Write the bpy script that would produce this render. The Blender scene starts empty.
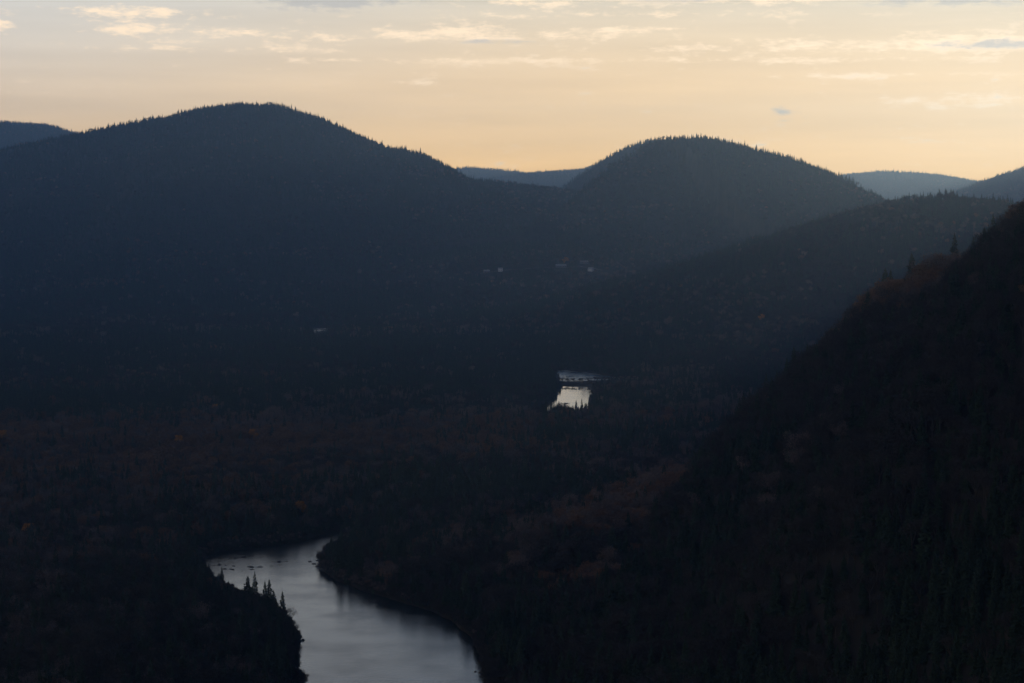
import bpy, math, random
import numpy as np
from mathutils import Vector

# ------------------------------------------------------------------ basics
random.seed(7)
rng = np.random.default_rng(11)
sc = bpy.context.scene
col = sc.collection
H = 210.0                 # the lookout stands 210 m above the river
F = 2310.0                # focal length in pixels (about 81 mm)
W2, H2 = 512.0, 341.5
PITCH = math.atan((H2 - 200.0) / F)
CP, SP = math.cos(PITCH), math.sin(PITCH)
CANOPY = 12.0

def ray(px, py):
    u, v = (px - W2) / F, (H2 - py) / F
    return np.array([u, CP + v * SP, -SP + v * CP])

def at(px, py, d):
    r = ray(px, py)
    k = d / r[1]
    return (r[0] * k, d, H + r[2] * k)

def ground0(px, py):      # on the water level
    r = ray(px, py)
    k = -H / r[2]
    return (r[0] * k, r[1] * k)

def project(x, y, z):
    dz = z - H
    f = y * CP - dz * SP
    v = y * SP + dz * CP
    return W2 + F * x / f, H2 - F * v / f

def tag(o, label=None, cat=None, group=None, kind=None):
    if label: o['label'] = label
    if cat: o['category'] = cat
    if group: o['group'] = group
    if kind: o['kind'] = kind
    return o

# ------------------------------------------------------------------ noise
def _hash(ix, iy, seed):
    n = (ix.astype(np.int64) * 374761393 + iy.astype(np.int64) * 668265263 + seed * 1274126177) & 0xFFFFFFFF
    n = ((n ^ (n >> 13)) * 1274126177) & 0xFFFFFFFF
    return ((n ^ (n >> 16)) & 0xFFFF) / 65535.0

def vnoise(x, y, seed=0):
    ix, iy = np.floor(x), np.floor(y)
    fx, fy = x - ix, y - iy
    fx = fx * fx * fx * (fx * (fx * 6 - 15) + 10)
    fy = fy * fy * fy * (fy * (fy * 6 - 15) + 10)
    a, b = _hash(ix, iy, seed), _hash(ix + 1, iy, seed)
    c, d = _hash(ix, iy + 1, seed), _hash(ix + 1, iy + 1, seed)
    return (a + (b - a) * fx) * (1 - fy) + (c + (d - c) * fx) * fy

def fbm(x, y, size, octaves=4, seed=0):
    s, amp, tot = 0.0, 1.0, 0.0
    for o in range(octaves):
        k = 2 ** o / size
        s = s + amp * (vnoise(x * k + 17.3 * o, y * k - 9.1 * o, seed + o) * 2 - 1)
        tot += amp
        amp *= 0.5
    return s / tot

def sstep(a, b, x):
    t = np.clip((x - a) / (b - a), 0, 1)
    return t * t * (3 - 2 * t)

# ------------------------------------------------------------------ the river (outlines on the water level)
river_px = [(500, 800), (494, 700), (487, 683), (484, 665), (475, 645), (460, 628), (430, 612), (375, 595),
            (338, 582), (322, 570), (320, 561), (326, 552), (338, 546), (350, 539), (344, 533), (335, 532),
            (326, 534), (305, 541), (270, 546), (235, 550), (205, 556), (205, 572), (214, 582), (236, 596),
            (262, 607), (281, 618), (290, 632), (300, 640), (296, 650), (297, 664), (302, 680), (306, 700), (308, 800)]
far_px = [(556.5, 370), (566, 370), (580, 372), (600, 374.5), (620, 378.2), (616, 380.8), (594, 380.2), (578, 381.6),
          (568, 382), (561, 381)]
pool_px = [(563, 386), (578, 386.5), (592, 387), (592, 393), (588, 399), (587, 406), (587, 426), (534, 426), (533, 409),
           (545, 403), (552, 398), (559, 392), (562, 389)]
pond_px = [(311, 328.2), (328, 328.2), (330, 341), (310, 341)]
polys = [np.array([ground0(*p) for p in P]) for P in (river_px, far_px, pool_px, pond_px)]

def sdf_poly(P, x, y):
    d = np.full(x.shape, 1e18)
    inside = np.zeros(x.shape, bool)
    n = len(P)
    for i in range(n):
        ax, ay = P[i]; bx, by = P[(i + 1) % n]
        ex, ey = bx - ax, by - ay
        t = np.clip(((x - ax) * ex + (y - ay) * ey) / (ex * ex + ey * ey), 0, 1)
        d = np.minimum(d, (x - ax - t * ex) ** 2 + (y - ay - t * ey) ** 2)
        c = ((ay > y) != (by > y)) & (x < ex * (y - ay) / (ey if abs(ey) > 1e-9 else 1e-9) + ax)
        inside ^= c
    d = np.sqrt(d)
    return np.where(inside, -d, d)

def river_sdf(x, y):
    x = np.asarray(x, float); y = np.asarray(y, float)
    wob = fbm(x, y, 22.0, 3, 91) * 2.6
    s = sdf_poly(polys[0], x, y)
    for P in polys[1:]:
        s = np.minimum(s, sdf_poly(P, x, y))
    return s + wob

# ------------------------------------------------------------------ hills
# each ridge: (px, py of the tree tops, distance, reach towards the viewer, reach beyond)
RIDGES = [
    dict(pow=1.0, pts=[(-420, 175, 6900, 2300, 2200), (-150, 196, 6700, 2200, 2000), (0, 182, 6500, 2200, 2000), (60, 160, 6400, 2300, 2000),
                       (110, 136, 6300, 2300, 2000), (170, 114, 6200, 2400, 2000), (200, 105, 6200, 2500, 2000), (245, 100, 6200, 2500, 2000),
                       (285, 101, 6200, 2400, 2000), (318, 113, 6200, 2400, 2000), (345, 124, 6200, 2300, 2000), (390, 143, 6200, 2200, 2000),
                       (440, 174, 6250, 2100, 1500), (490, 188, 6500, 2000, 1500), (545, 202, 7000, 2000, 1500),
                       (600, 215, 7400, 1500, 1500)]),
    dict(pow=1.0, pts=[(530, 196, 7800, 600, 600), (565, 184, 7700, 700, 600), (600, 162, 7600, 700, 700), (628, 143, 7500, 700, 800), (655, 136, 7400, 700, 800)]),
    dict(pow=1.0, pts=[(545, 238, 4900, 900, 300), (575, 220, 5050, 1000, 330), (610, 188, 5250, 1100, 360), (643, 151, 5400, 1200, 400),
                       (662, 134, 5450, 1200, 600), (700, 132, 5450, 1250, 1500), (740, 138, 5400, 1250, 1500), (790, 151, 5350, 1200, 1500),
                       (830, 171, 5300, 1100, 1500), (870, 189, 5300, 1000, 1500), (905, 207, 5300, 900, 1500), (990, 240, 5300, 800, 1200)]),
    dict(pow=1.1, pts=[(1400, 150, 3700, 1200, 1400), (1200, 178, 3700, 1100, 1300), (1100, 196, 3700, 1000, 1200), (1024, 205, 3700, 950, 1200),
                       (985, 196, 3700, 950, 1200), (930, 192, 3700, 950, 1200), (895, 198, 3750, 900, 1200),
                       (862, 207, 3800, 800, 1100), (810, 223, 3850, 700, 1000), (760, 237, 3950, 600, 900), (710, 255, 4050, 500, 700),
                       (660, 276, 4150, 400, 500), (620, 292, 4250, 300, 400)]),
    # the far ranges
    dict(pow=1.0, far=1, pts=[(-500, 60, 9300, 2500, 2000), (-100, 104, 9000, 2500, 2000), (0, 119, 9000, 2500, 2000), (45, 121, 9000, 2400, 2000), (80, 132, 9000, 2300, 2000),
                       (150, 160, 9000, 2000, 2000), (220, 190, 9000, 1800, 1500)]),
    dict(pow=1.0, far=1, pts=[(400, 176, 12500, 2500, 2000), (465, 165, 12500, 2500, 2000), (510, 168, 12500, 2500, 2000), (540, 174, 12300, 2500, 2000),
                       (575, 167, 12000, 2500, 2000), (610, 157, 12000, 2500, 2000), (680, 165, 12000, 2500, 2000)]),
    dict(pow=1.0, far=1, pts=[(780, 185, 12800, 2500, 1500), (845, 172, 12800, 2500, 1500), (890, 169, 12800, 2500, 1500), (940, 172, 12800, 2500, 1500),
                       (985, 180, 12800, 2500, 1500), (1060, 195, 12800, 2500, 1500)]),
    dict(pow=1.0, far=1, pts=[(930, 200, 9800, 2500, 2000), (965, 187, 9800, 2500, 2000), (1000, 175, 9800, 2500, 2000), (1040, 160, 9800, 2500, 2000), (1200, 120, 9800, 2500, 2000),
                       (1700, 60, 9800, 2500, 2000)]),
    # the steep valley side on the right and the low shoulder at its foot
    dict(pow=0.9, lin=1, pts=[(2600, -500, 640, 400, 900), (1600, -200, 860, 300, 800), (1230, 70, 980, 230, 500), (1110, 150, 1060, 200, 400), (1024, 219, 1130, 175, 300),
                       (985, 246, 1150, 165, 280), (955, 260, 1170, 160, 260), (915, 276, 1200, 150, 240), (880, 293, 1230, 140, 210), (850, 322, 1270, 120, 180),
                       (820, 364, 1310, 95, 140), (790, 428, 1350, 70, 110), (765, 474, 1400, 55, 80), (742, 492, 1450, 45, 60),
                       (715, 502, 1520, 35, 35)]),
    dict(pow=1.0, lin=1, pts=[(760, 445, 1400, 90, 90), (715, 456, 1400, 90, 90), (660, 486, 1330, 90, 90), (600, 524, 1230, 85, 90), (545, 570, 1140, 75, 80), (515, 620, 1060, 60, 70), (508, 680, 960, 50, 60)]),
]
for R in RIDGES:
    P = []
    for (px, py, d, wf, wb) in R['pts']:
        x, y, z = at(px, py, d)
        P.append((x, y, z - CANOPY, wf, wb))
    R['P'] = P

def ridge_height(R, x, y):
    best = np.zeros(x.shape)
    rel = np.zeros(x.shape)
    near = np.full(x.shape, 1e9)
    P = R['P']
    for i in range(len(P) - 1):
        ax, ay, az, af, ab = P[i]; bx, by, bz, bf, bb = P[i + 1]
        ex, ey = bx - ax, by - ay
        t = np.clip(((x - ax) * ex + (y - ay) * ey) / (ex * ex + ey * ey), 0, 1)
        qx, qy = x - ax - t * ex, y - ay - t * ey
        d = np.hypot(qx, qy)
        side = (qx * ax + qy * ay) / math.hypot(ax, ay)   # >0 : beyond the crest
        s = np.clip(side / (d + 1e-6) * 1.5 + 0.5, 0, 1)
        w = (af + (bf - af) * t) * (1 - s) + (ab + (bb - ab) * t) * s
        zr = az + (bz - az) * t
        u = np.clip(d / w, 0, 1)
        if R.get('lin'):
            f = (np.clip(1 - np.sqrt(u * u + 0.0025) + 0.05, 0, 1)) ** R['pow']
            m = d < near
            best = np.where(m, zr * f, best); rel = np.where(m, f, rel); near = np.where(m, d, near)
        else:
            f = 0.6 * (0.5 + 0.5 * np.cos(math.pi * u)) + 0.4 * (1 - u) ** 1.6
            m = d < near
            best = np.where(m, zr * f, best); rel = np.where(m, f, rel); near = np.where(m, d, near)
    return best, rel

def height(x, y, sd=None):
    x = np.asarray(x, float); y = np.asarray(y, float)
    wx = x + fbm(x, y, 420, 3, 5) * 60
    wy = y + fbm(x, y, 420, 3, 6) * 60
    near = sstep(2600, 1700, y)
    wx2 = x + fbm(x, y, 140, 3, 15) * 10
    wy2 = y + fbm(x, y, 140, 3, 16) * 10
    hs = []
    for R in RIDGES:
        if R.get('lin'): hs.append(ridge_height(R, wx2, wy2))
        else: hs.append(ridge_height(R, wx, wy))
    z = np.zeros(x.shape)
    acc = np.zeros(x.shape)
    rel = np.zeros(x.shape)
    for h, f in hs:
        rel = np.where(h > z, f, rel)
        z = np.maximum(z, h)
        acc += (np.maximum(h, 0) / 100.0) ** 14
    z = 100.0 * acc ** (1 / 14)
    slack = 1 - rel ** 2
    # gullies and knolls on the slopes, strongest half way up
    rg = 1 - np.abs(fbm(x, y, 700, 4, 31))
    z = z + (rg - 0.85) * 60 * slack * sstep(20, 160, z) * sstep(2000, 3200, y)
    z = z + fbm(x, y, 130, 4, 41) * (3 + 7 * slack) * sstep(10, 80, z)
    # the valley floor: low terraces
    z = z + slack * (4 + 5 * (fbm(x, y, 260, 3, 51) + 0.6) + sstep(3900, 5200, y) * 25 + 7 * (fbm(x, y, 900, 2, 61) + 0.4) * sstep(1500, 2300, y))
    if sd is None: sd = river_sdf(x, y)
    bank = np.where(y < 1900, 1.0, 1.0)
    z = np.where(sd < 0, -1.5 + 1.5 * np.exp(np.minimum(sd, 0) / 2) , z * sstep(0, 90, sd) + np.minimum(sd, 4) * 0.22 * (1 - sstep(0, 90, sd)) * bank)
    return z

# ------------------------------------------------------------------ the ground mesh: a fan reaching the far ranges
def angles():
    a = list(np.arange(-13.6, 13.6001, 0.075))
    a = list(np.linspace(-42, -13.9, 60)) + a + list(np.linspace(13.9, 50, 70))
    return np.radians(np.array(a))

TH = angles()
r_list = [380.0]
while r_list[-1] < 15500:
    r = r_list[-1]
    if 900 < r < 1500: st = 5.0
    elif 2200 < r < 2750: st = 9.0
    else: st = max(6.0, r * 0.0065)
    r_list.append(r + st)
RR = np.array(r_list)
TT, RG = np.meshgrid(TH, RR, indexing='ij')
GX, GY = np.sin(TT) * RG, np.cos(TT) * RG
GS = river_sdf(GX, GY)
GZ = height(GX, GY, GS)

def grid_mesh(name, X, Y, Z, keep=None):
    nA, nR = X.shape
    idx = np.arange(nA * nR).reshape(nA, nR)
    a, b, c, d = idx[:-1, :-1], idx[1:, :-1], idx[1:, 1:], idx[:-1, 1:]
    faces = np.stack([a, d, c, b], -1)[..., ::-1]
    if keep is not None: faces = faces[keep]
    faces = faces.reshape(-1, 4)
    used = np.unique(faces)
    remap = np.full(nA * nR, -1); remap[used] = np.arange(len(used))
    faces = remap[faces]
    V = np.stack([X.ravel(), Y.ravel(), Z.ravel()], -1)[used]
    me = bpy.data.meshes.new(name)
    me.vertices.add(len(V)); me.vertices.foreach_set('co', V.astype(np.float32).ravel())
    me.loops.add(faces.size); me.loops.foreach_set('vertex_index', faces.astype(np.int32).ravel())
    me.polygons.add(len(faces))
    me.polygons.foreach_set('loop_start', np.arange(0, faces.size, 4, dtype=np.int32))
    me.polygons.foreach_set('use_smooth', np.ones(len(faces), bool))
    me.update(calc_edges=True)
    return me

# ------------------------------------------------------------------ materials
def new_mat(name):
    m = bpy.data.materials.new(name); m.use_nodes = True
    nt = m.node_tree
    b = nt.nodes['Principled BSDF']
    b.inputs['Roughness'].default_value = 0.95
    b.inputs['Specular IOR Level'].default_value = 0.1
    return m, nt, b

def ground_mat():
    m, nt, b = new_mat('forest_floor')
    g = nt.nodes.new('ShaderNodeNewGeometry')
    n = nt.nodes.new('ShaderNodeTexNoise'); n.inputs['Scale'].default_value = 0.05; n.inputs['Detail'].default_value = 8
    r = nt.nodes.new('ShaderNodeValToRGB')
    r.color_ramp.elements[0].position = 0.35; r.color_ramp.elements[0].color = (0.014, 0.014, 0.013, 1)
    r.color_ramp.elements[1].position = 0.7; r.color_ramp.elements[1].color = (0.032, 0.026, 0.021, 1)
    nt.links.new(g.outputs['Position'], n.inputs['Vector'])
    nt.links.new(n.outputs['Fac'], r.inputs['Fac'])
    nt.links.new(r.outputs['Color'], b.inputs['Base Color'])
    return m

def crown_mat(name, c0, c1, c2=None, patch=0.004, sss=0.0):
    """colour varies from tree to tree and in broad stands"""
    m, nt, b = new_mat(name)
    oi = nt.nodes.new('ShaderNodeObjectInfo')
    n = nt.nodes.new('ShaderNodeTexNoise'); n.inputs['Scale'].default_value = patch; n.inputs['Detail'].default_value = 3
    nt.links.new(oi.outputs['Location'], n.inputs['Vector'])
    ma = nt.nodes.new('ShaderNodeMath'); ma.operation = 'MULTIPLY_ADD'
    ma.inputs[1].default_value = 0.55; nt.links.new(oi.outputs['Random'], ma.inputs[0])
    mb = nt.nodes.new('ShaderNodeMath'); mb.operation = 'MULTIPLY_ADD'
    mb.inputs[1].default_value = 1.6; mb.inputs[2].default_value = -0.55
    nt.links.new(n.outputs['Fac'], mb.inputs[0]); nt.links.new(mb.outputs[0], ma.inputs[2])
    r = nt.nodes.new('ShaderNodeValToRGB')
    r.color_ramp.elements[0].color = (*c0, 1); r.color_ramp.elements[1].color = (*c1, 1)
    if c2:
        e = r.color_ramp.elements.new(0.8); e.color = (*c1, 1)
        r.color_ramp.elements[2].color = (*c2, 1)
    nt.links.new(ma.outputs[0], r.inputs['Fac'])
    # fine change from spray to spray
    g = nt.nodes.new('ShaderNodeNewGeometry')
    n2 = nt.nodes.new('ShaderNodeTexNoise'); n2.inputs['Scale'].default_value = 0.8; n2.inputs['Detail'].default_value = 2
    nt.links.new(g.outputs['Position'], n2.inputs['Vector'])
    mp = nt.nodes.new('ShaderNodeMapRange'); mp.inputs['From Min'].default_value = 0.3; mp.inputs['From Max'].default_value = 0.7
    mp.inputs['To Min'].default_value = 0.65; mp.inputs['To Max'].default_value = 1.35
    nt.links.new(n2.outputs['Fac'], mp.inputs['Value'])
    vm = nt.nodes.new('ShaderNodeVectorMath'); vm.operation = 'SCALE'
    nt.links.new(r.outputs['Color'], vm.inputs[0]); nt.links.new(mp.outputs[0], vm.inputs['Scale'])
    nt.links.new(vm.outputs[0], b.inputs['Base Color'])
    return m

def flat_mat(name, c, rough=0.8):
    m, nt, b = new_mat(name)
    n = nt.nodes.new('ShaderNodeTexNoise'); n.inputs['Scale'].default_value = 1.3; n.inputs['Detail'].default_value = 5
    tc = nt.nodes.new('ShaderNodeTexCoord'); nt.links.new(tc.outputs['Object'], n.inputs['Vector'])
    mp = nt.nodes.new('ShaderNodeMapRange'); mp.inputs['To Min'].default_value = 0.75; mp.inputs['To Max'].default_value = 1.25
    nt.links.new(n.outputs['Fac'], mp.inputs['Value'])
    vm = nt.nodes.new('ShaderNodeVectorMath'); vm.operation = 'SCALE'; vm.inputs[0].default_value = c
    nt.links.new(mp.outputs[0], vm.inputs['Scale']); nt.links.new(vm.outputs[0], b.inputs['Base Color'])
    b.inputs['Roughness'].default_value = rough
    return m

def water_mat():
    m, nt, b = new_mat('river_water')
    b.inputs['Base Color'].default_value = (0.012, 0.017, 0.019, 1)
    b.inputs['IOR'].default_value = 1.333
    b.inputs['Specular IOR Level'].default_value = 0.5
    g = nt.nodes.new('ShaderNodeNewGeometry')
    # smooth glides and broken riffles
    p = nt.nodes.new('ShaderNodeTexNoise'); p.inputs['Scale'].default_value = 0.035; p.inputs['Detail'].default_value = 6
    nt.links.new(g.outputs['Position'], p.inputs['Vector'])
    rr = nt.nodes.new('ShaderNodeMapRange'); rr.inputs['From Min'].default_value = 0.35; rr.inputs['From Max'].default_value = 0.65
    rr.inputs['To Min'].default_value = 0.08; rr.inputs['To Max'].default_value = 0.22
    sy = nt.nodes.new('ShaderNodeSeparateXYZ'); nt.links.new(g.outputs['Position'], sy.inputs[0])
    fr = nt.nodes.new('ShaderNodeMapRange'); fr.inputs['From Min'].default_value = 1400; fr.inputs['From Max'].default_value = 2200
    fr.inputs['To Min'].default_value = 1; fr.inputs['To Max'].default_value = 0.28
    f2 = nt.nodes.new('ShaderNodeMapRange'); f2.inputs['From Min'].default_value = 2640; f2.inputs['From Max'].default_value = 2700
    f2.inputs['To Min'].default_value = 0; f2.inputs['To Max'].default_value = 1.4; nt.links.new(sy.outputs['Y'], f2.inputs['Value'])
    nt.links.new(sy.outputs['Y'], fr.inputs['Value'])
    ad = nt.nodes.new('ShaderNodeMath'); ad.operation = 'ADD'; nt.links.new(fr.outputs[0], ad.inputs[0]); nt.links.new(f2.outputs[0], ad.inputs[1])
    mm = nt.nodes.new('ShaderNodeMath'); mm.operation = 'MULTIPLY'
    nt.links.new(p.outputs['Fac'], rr.inputs['Value']); nt.links.new(rr.outputs[0], mm.inputs[0]); nt.links.new(ad.outputs[0], mm.inputs[1])
    nt.links.new(mm.outputs[0], b.inputs['Roughness'])
    n1 = nt.nodes.new('ShaderNodeTexNoise'); n1.inputs['Scale'].default_value = 0.8; n1.inputs['Detail'].default_value = 6
    mpg = nt.nodes.new('ShaderNodeMapping'); mpg.inputs['Scale'].default_value = (1.0, 0.6, 1.0)
    nt.links.new(g.outputs['Position'], mpg.inputs['Vector']); nt.links.new(mpg.outputs[0], n1.inputs['Vector'])
    bp = nt.nodes.new('ShaderNodeBump'); bp.inputs['Strength'].default_value = 0.35; bp.inputs['Distance'].default_value = 0.3
    # riffles in the upper reach (by the bend) are rougher
    sx = nt.nodes.new('ShaderNodeSeparateXYZ'); nt.links.new(g.outputs['Position'], sx.inputs[0])
    rf = nt.nodes.new('ShaderNodeMapRange'); rf.inputs['From Min'].default_value = 1275; rf.inputs['From Max'].default_value = 1330
    rf.inputs['To Min'].default_value = 0.32; rf.inputs['To Max'].default_value = 0.6
    nt.links.new(sx.outputs['Y'], rf.inputs['Value']); nt.links.new(rf.outputs[0], bp.inputs['Distance'])
    far = nt.nodes.new('ShaderNodeMapRange'); far.inputs['From Min'].default_value = 1500; far.inputs['From Max'].default_value = 2300
    far.inputs['To Min'].default_value = 0.35; far.inputs['To Max'].default_value = 0.02
    nt.links.new(sx.outputs['Y'], far.inputs['Value']); nt.links.new(far.outputs[0], bp.inputs['Strength'])
    nt.links.new(n1.outputs['Fac'], bp.inputs['Height']); nt.links.new(bp.outputs[0], b.inputs['Normal'])
    return m

M_ground = ground_mat()
M_water = water_mat()
M_bark = flat_mat('bark', (0.05, 0.042, 0.038), 0.95)
M_spruce = crown_mat('spruce_needles', (0.012, 0.022, 0.015), (0.03, 0.045, 0.026))
M_grey = crown_mat('bare_twigs', (0.045, 0.039, 0.04), (0.15, 0.112, 0.098), patch=0.006)
M_russet = crown_mat('russet_leaves', (0.07, 0.044, 0.034), (0.16, 0.09, 0.055), patch=0.006)
M_dim = crown_mat('dark_shaded_twigs', (0.022, 0.021, 0.022), (0.05, 0.042, 0.038), patch=0.006)  # darker leafless woods; also carries the right slope's shade in the crown colour
M_orange = crown_mat('orange_leaves', (0.3, 0.12, 0.025), (0.42, 0.19, 0.04))
M_rock = flat_mat('wet_rock', (0.05, 0.048, 0.045), 0.7)
M_gravel = flat_mat('gravel', (0.12, 0.11, 0.1), 0.9)

# ------------------------------------------------------------------ terrain and water
me = grid_mesh('terrain', GX, GY, GZ)
me.materials.append(M_ground)
terrain = bpy.data.objects.new('terrain', me); col.objects.link(terrain)
tag(terrain, 'dark valley floor and the hills rising from it', kind='structure')

cell = GS[:-1, :-1]
keep = (np.minimum.reduce([GS[:-1, :-1], GS[1:, :-1], GS[1:, 1:], GS[:-1, 1:]]) < 12)
me = grid_mesh('river', GX, GY, np.zeros_like(GZ), keep)
me.materials.append(M_water)
river = bpy.data.objects.new('river', me); col.objects.link(river)
tag(river, 'pale river winding through the dark forest', kind='structure')

# ------------------------------------------------------------------ looking up the ground
def hz(x, y):
    return float(height(np.array([x]), np.array([y]))[0])

def hit(px, py, d0=600, d1=14000, lift=0.0):
    r = ray(px, py)
    d = np.geomspace(d0, d1, 2500)
    k = d / r[1]
    x, y, z = r[0] * k, d, H + r[2] * k
    h = height(x, y) + lift
    below = np.nonzero(z < h)[0]
    if len(below) == 0: return None
    i = below[0]
    return (x[i], y[i], h[i] - lift)

# ------------------------------------------------------------------ tree building
class MB:
    def __init__(s): s.v = []; s.f = []
    def tri(s, a, b, c):
        i = len(s.v); s.v += [a, b, c]; s.f.append((i, i + 1, i + 2))
    def quad(s, a, b, c, d):
        i = len(s.v); s.v += [a, b, c, d]; s.f.append((i, i + 1, i + 2, i + 3))
    def tube(s, pts, rad, n=5):
        rings = []
        for k, (p, r) in enumerate(zip(pts, rad)):
            p = Vector(p)
            q = Vector(pts[min(k + 1, len(pts) - 1)]) - Vector(pts[max(k - 1, 0)])
            q.normalize()
            u = q.orthogonal().normalized(); w = q.cross(u)
            ring = []
            for j in range(n):
                a = 2 * math.pi * j / n
                s.v.append(tuple(p + (u * math.cos(a) + w * math.sin(a)) * r)); ring.append(len(s.v) - 1)
            rings.append(ring)
        for A, B in zip(rings, rings[1:]):
            for j in range(n):
                s.f.append((A[j], A[(j + 1) % n], B[(j + 1) % n], B[j]))
        s.f.append(tuple(rings[-1]))
        s.f.append(tuple(reversed(rings[0])))
    def mesh(s, name, mat):
        me = bpy.data.meshes.new(name); me.from_pydata(s.v, [], s.f); me.materials.append(mat); me.update()
        return me

def spruce_meshes(h, r, seed, sparse=1.0):
    R = random.Random(seed)
    t = MB()
    lean = (R.uniform(-.3, .3), R.uniform(-.3, .3))
    t.tube([(0, 0, -2.0), (0, 0, h * .3), (lean[0] * .5, lean[1] * .5, h * .7), (lean[0], lean[1], h)], [.24, .19, .1, .02], 6)
    c = MB()
    z = h * R.uniform(.06, .14)
    while z < h - .2:
        k = z / h
        rad = r * (1 - k) ** .82 * R.uniform(.72, 1.12) + .12
        nb = max(4, int((9 - 4 * k) * sparse))
        a0 = R.uniform(0, 6.28)
        for j in range(nb):
            if R.random() < .08: continue
            a = a0 + 6.283 * (j + R.uniform(-.3, .3)) / nb
            L = rad * R.uniform(.6, 1.2)
            droop = L * R.uniform(.15, .5) * (1 - .5 * k)
            ca, sa = math.cos(a), math.sin(a)
            x0, y0 = lean[0] * k, lean[1] * k
            wd = L * R.uniform(.22, .34)
            root = Vector((x0, y0, z + .15))
            mid = Vector((x0 + ca * L * .55, y0 + sa * L * .55, z - droop * .35))
            tip = Vector((x0 + ca * L, y0 + sa * L, z - droop + L * .12))
            sd = Vector((-sa, ca, 0))
            c.quad(tuple(root), tuple(mid - sd * wd), tuple(tip), tuple(mid + sd * wd))
            # hanging sprays below the bough
            for q in (-1, 1):
                b0 = root.lerp(mid, .5) + sd * wd * .25 * q
                b1 = mid.lerp(tip, .75)
                dn = Vector((R.uniform(-.15, .15), R.uniform(-.15, .15), -R.uniform(.35, .75) * (0.5 + L * .35)))
                c.tri(tuple(b0), tuple(b1), tuple((b0 + b1) * .5 + sd * wd * .6 * q + dn))
        z += R.uniform(.38, .62) * (1.15 - .5 * k) * (h / 15)
    # leader
    top = Vector((lean[0], lean[1], h))
    for j in range(3):
        a = j * 2.1
        c.tri(tuple(top + Vector((0, 0, .5))), tuple(top + Vector((math.cos(a) * .18, math.sin(a) * .18, -.8))), tuple(top + Vector((math.cos(a + 1.6) * .18, math.sin(a + 1.6) * .18, -.8))))
    return c, t

def leaf(c, p, size, R):
    n = Vector((R.gauss(0, 1), R.gauss(0, 1), R.gauss(0, 1))).normalized()
    u = n.orthogonal().normalized(); w = n.cross(u)
    a = R.uniform(0, 6.28)
    u2 = u * math.cos(a) + w * math.sin(a); w2 = n.cross(u2)
    s1, s2 = size * R.uniform(.6, 1.3), size * R.uniform(.35, .7)
    c.quad(tuple(p - u2 * s1), tuple(p - w2 * s2), tuple(p + u2 * s1), tuple(p + w2 * s2))

def broadleaf_meshes(h, r, seed, leaves=900, size=.32, twigs=True):
    R = random.Random(seed)
    t = MB()
    fork = h * R.uniform(.28, .4)
    t.tube([(0, 0, -2.0), (.1, 0, fork * .5), (0, .1, fork)], [.3, .25, .2], 6)
    c = MB()
    tips = []
    nl = R.randint(6, 8)
    for j in range(nl):
        a = 6.283 * (j + R.uniform(-.3, .3)) / nl
        up = R.uniform(.55, 1.0)
        if j == 0: up = 1.0; rr = r * .15
        else: rr = r * (1.0 - (up - .55) * .9) * R.uniform(.7, 1)
        end = Vector((math.cos(a) * rr, math.sin(a) * rr, fork + (h - fork) * (up * .86)))
        m = Vector((math.cos(a) * rr * .45, math.sin(a) * rr * .45, fork + (end.z - fork) * .42))
        t.tube([(0, 0.1, fork - .3), tuple(m), tuple(end)], [.15, .09, .03], 4)
        tips.append(end)
        for q in range(R.randint(2, 4)):
            b = m.lerp(end, R.uniform(.1, .9))
            e2 = b + Vector((R.uniform(-1, 1), R.uniform(-1, 1), R.uniform(.2, 1))) * r * .42
            t.tube([tuple(b), tuple(e2)], [.05, .015], 3)
            tips.append(e2)
    # fine twigs: long thin upright sprays filling each clump; leaves: short ones
    lobes = [(p, R.uniform(.26, .42) * r) for p in tips]
    for i in range(leaves):
        p, s = R.choice(lobes)
        d = Vector((R.gauss(0, 1), R.gauss(0, 1), R.gauss(0, 1)))
        d.normalize(); d *= s * R.random() ** .4
        q = p + d
        if twigs and R.random() < .5:
            out = (q - Vector((0, 0, fork))).normalized() + Vector((R.uniform(-.4, .4), R.uniform(-.4, .4), R.uniform(0, .5)))
            out.normalize()
            sd = out.orthogonal().normalized() * .05
            L = R.uniform(.5, 1.3)
            c.tri(tuple(q - sd - out * L * .5), tuple(q + sd - out * L * .5), tuple(q + out * L * .5))
        else:
            leaf(c, q, size, R)
    return c, t

KINDS = {}
def make_proto(key, name, builder, mat, n):
    KINDS[key] = []
    for i in range(n):
        c, t = builder(i)
        KINDS[key].append(dict(name=name, crown=c.mesh(name + '_crown', mat), trunk=t.mesh(name + '_trunk', M_bark), objs=None))

make_proto('spruce', 'spruce_tree', lambda i: spruce_meshes([15.5, 14, 17, 13][i], [3.8, 4.0, 3.5, 3.3][i], 100 + i), M_spruce, 4)
make_proto('grey', 'broadleaf_tree', lambda i: broadleaf_meshes([12.5, 11, 13.5][i], [4.4, 4.0, 4.6][i], 200 + i, 1300, .3), M_grey, 3)
make_proto('russet', 'broadleaf_tree', lambda i: broadleaf_meshes([12, 11][i], [4.4, 4.2][i], 300 + i, 1500, .34, False), M_russet, 2)
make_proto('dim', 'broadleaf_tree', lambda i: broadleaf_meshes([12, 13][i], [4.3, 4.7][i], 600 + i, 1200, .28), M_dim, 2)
make_proto('orange', 'aspen_tree', lambda i: broadleaf_meshes(12, 3.4, 400 + i, 1700, .36, False), M_orange, 1)
make_proto('bare', 'bare_tree', lambda i: broadleaf_meshes(11.5, 3.6, 500 + i, 420, .12, True), M_grey, 1)

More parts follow.
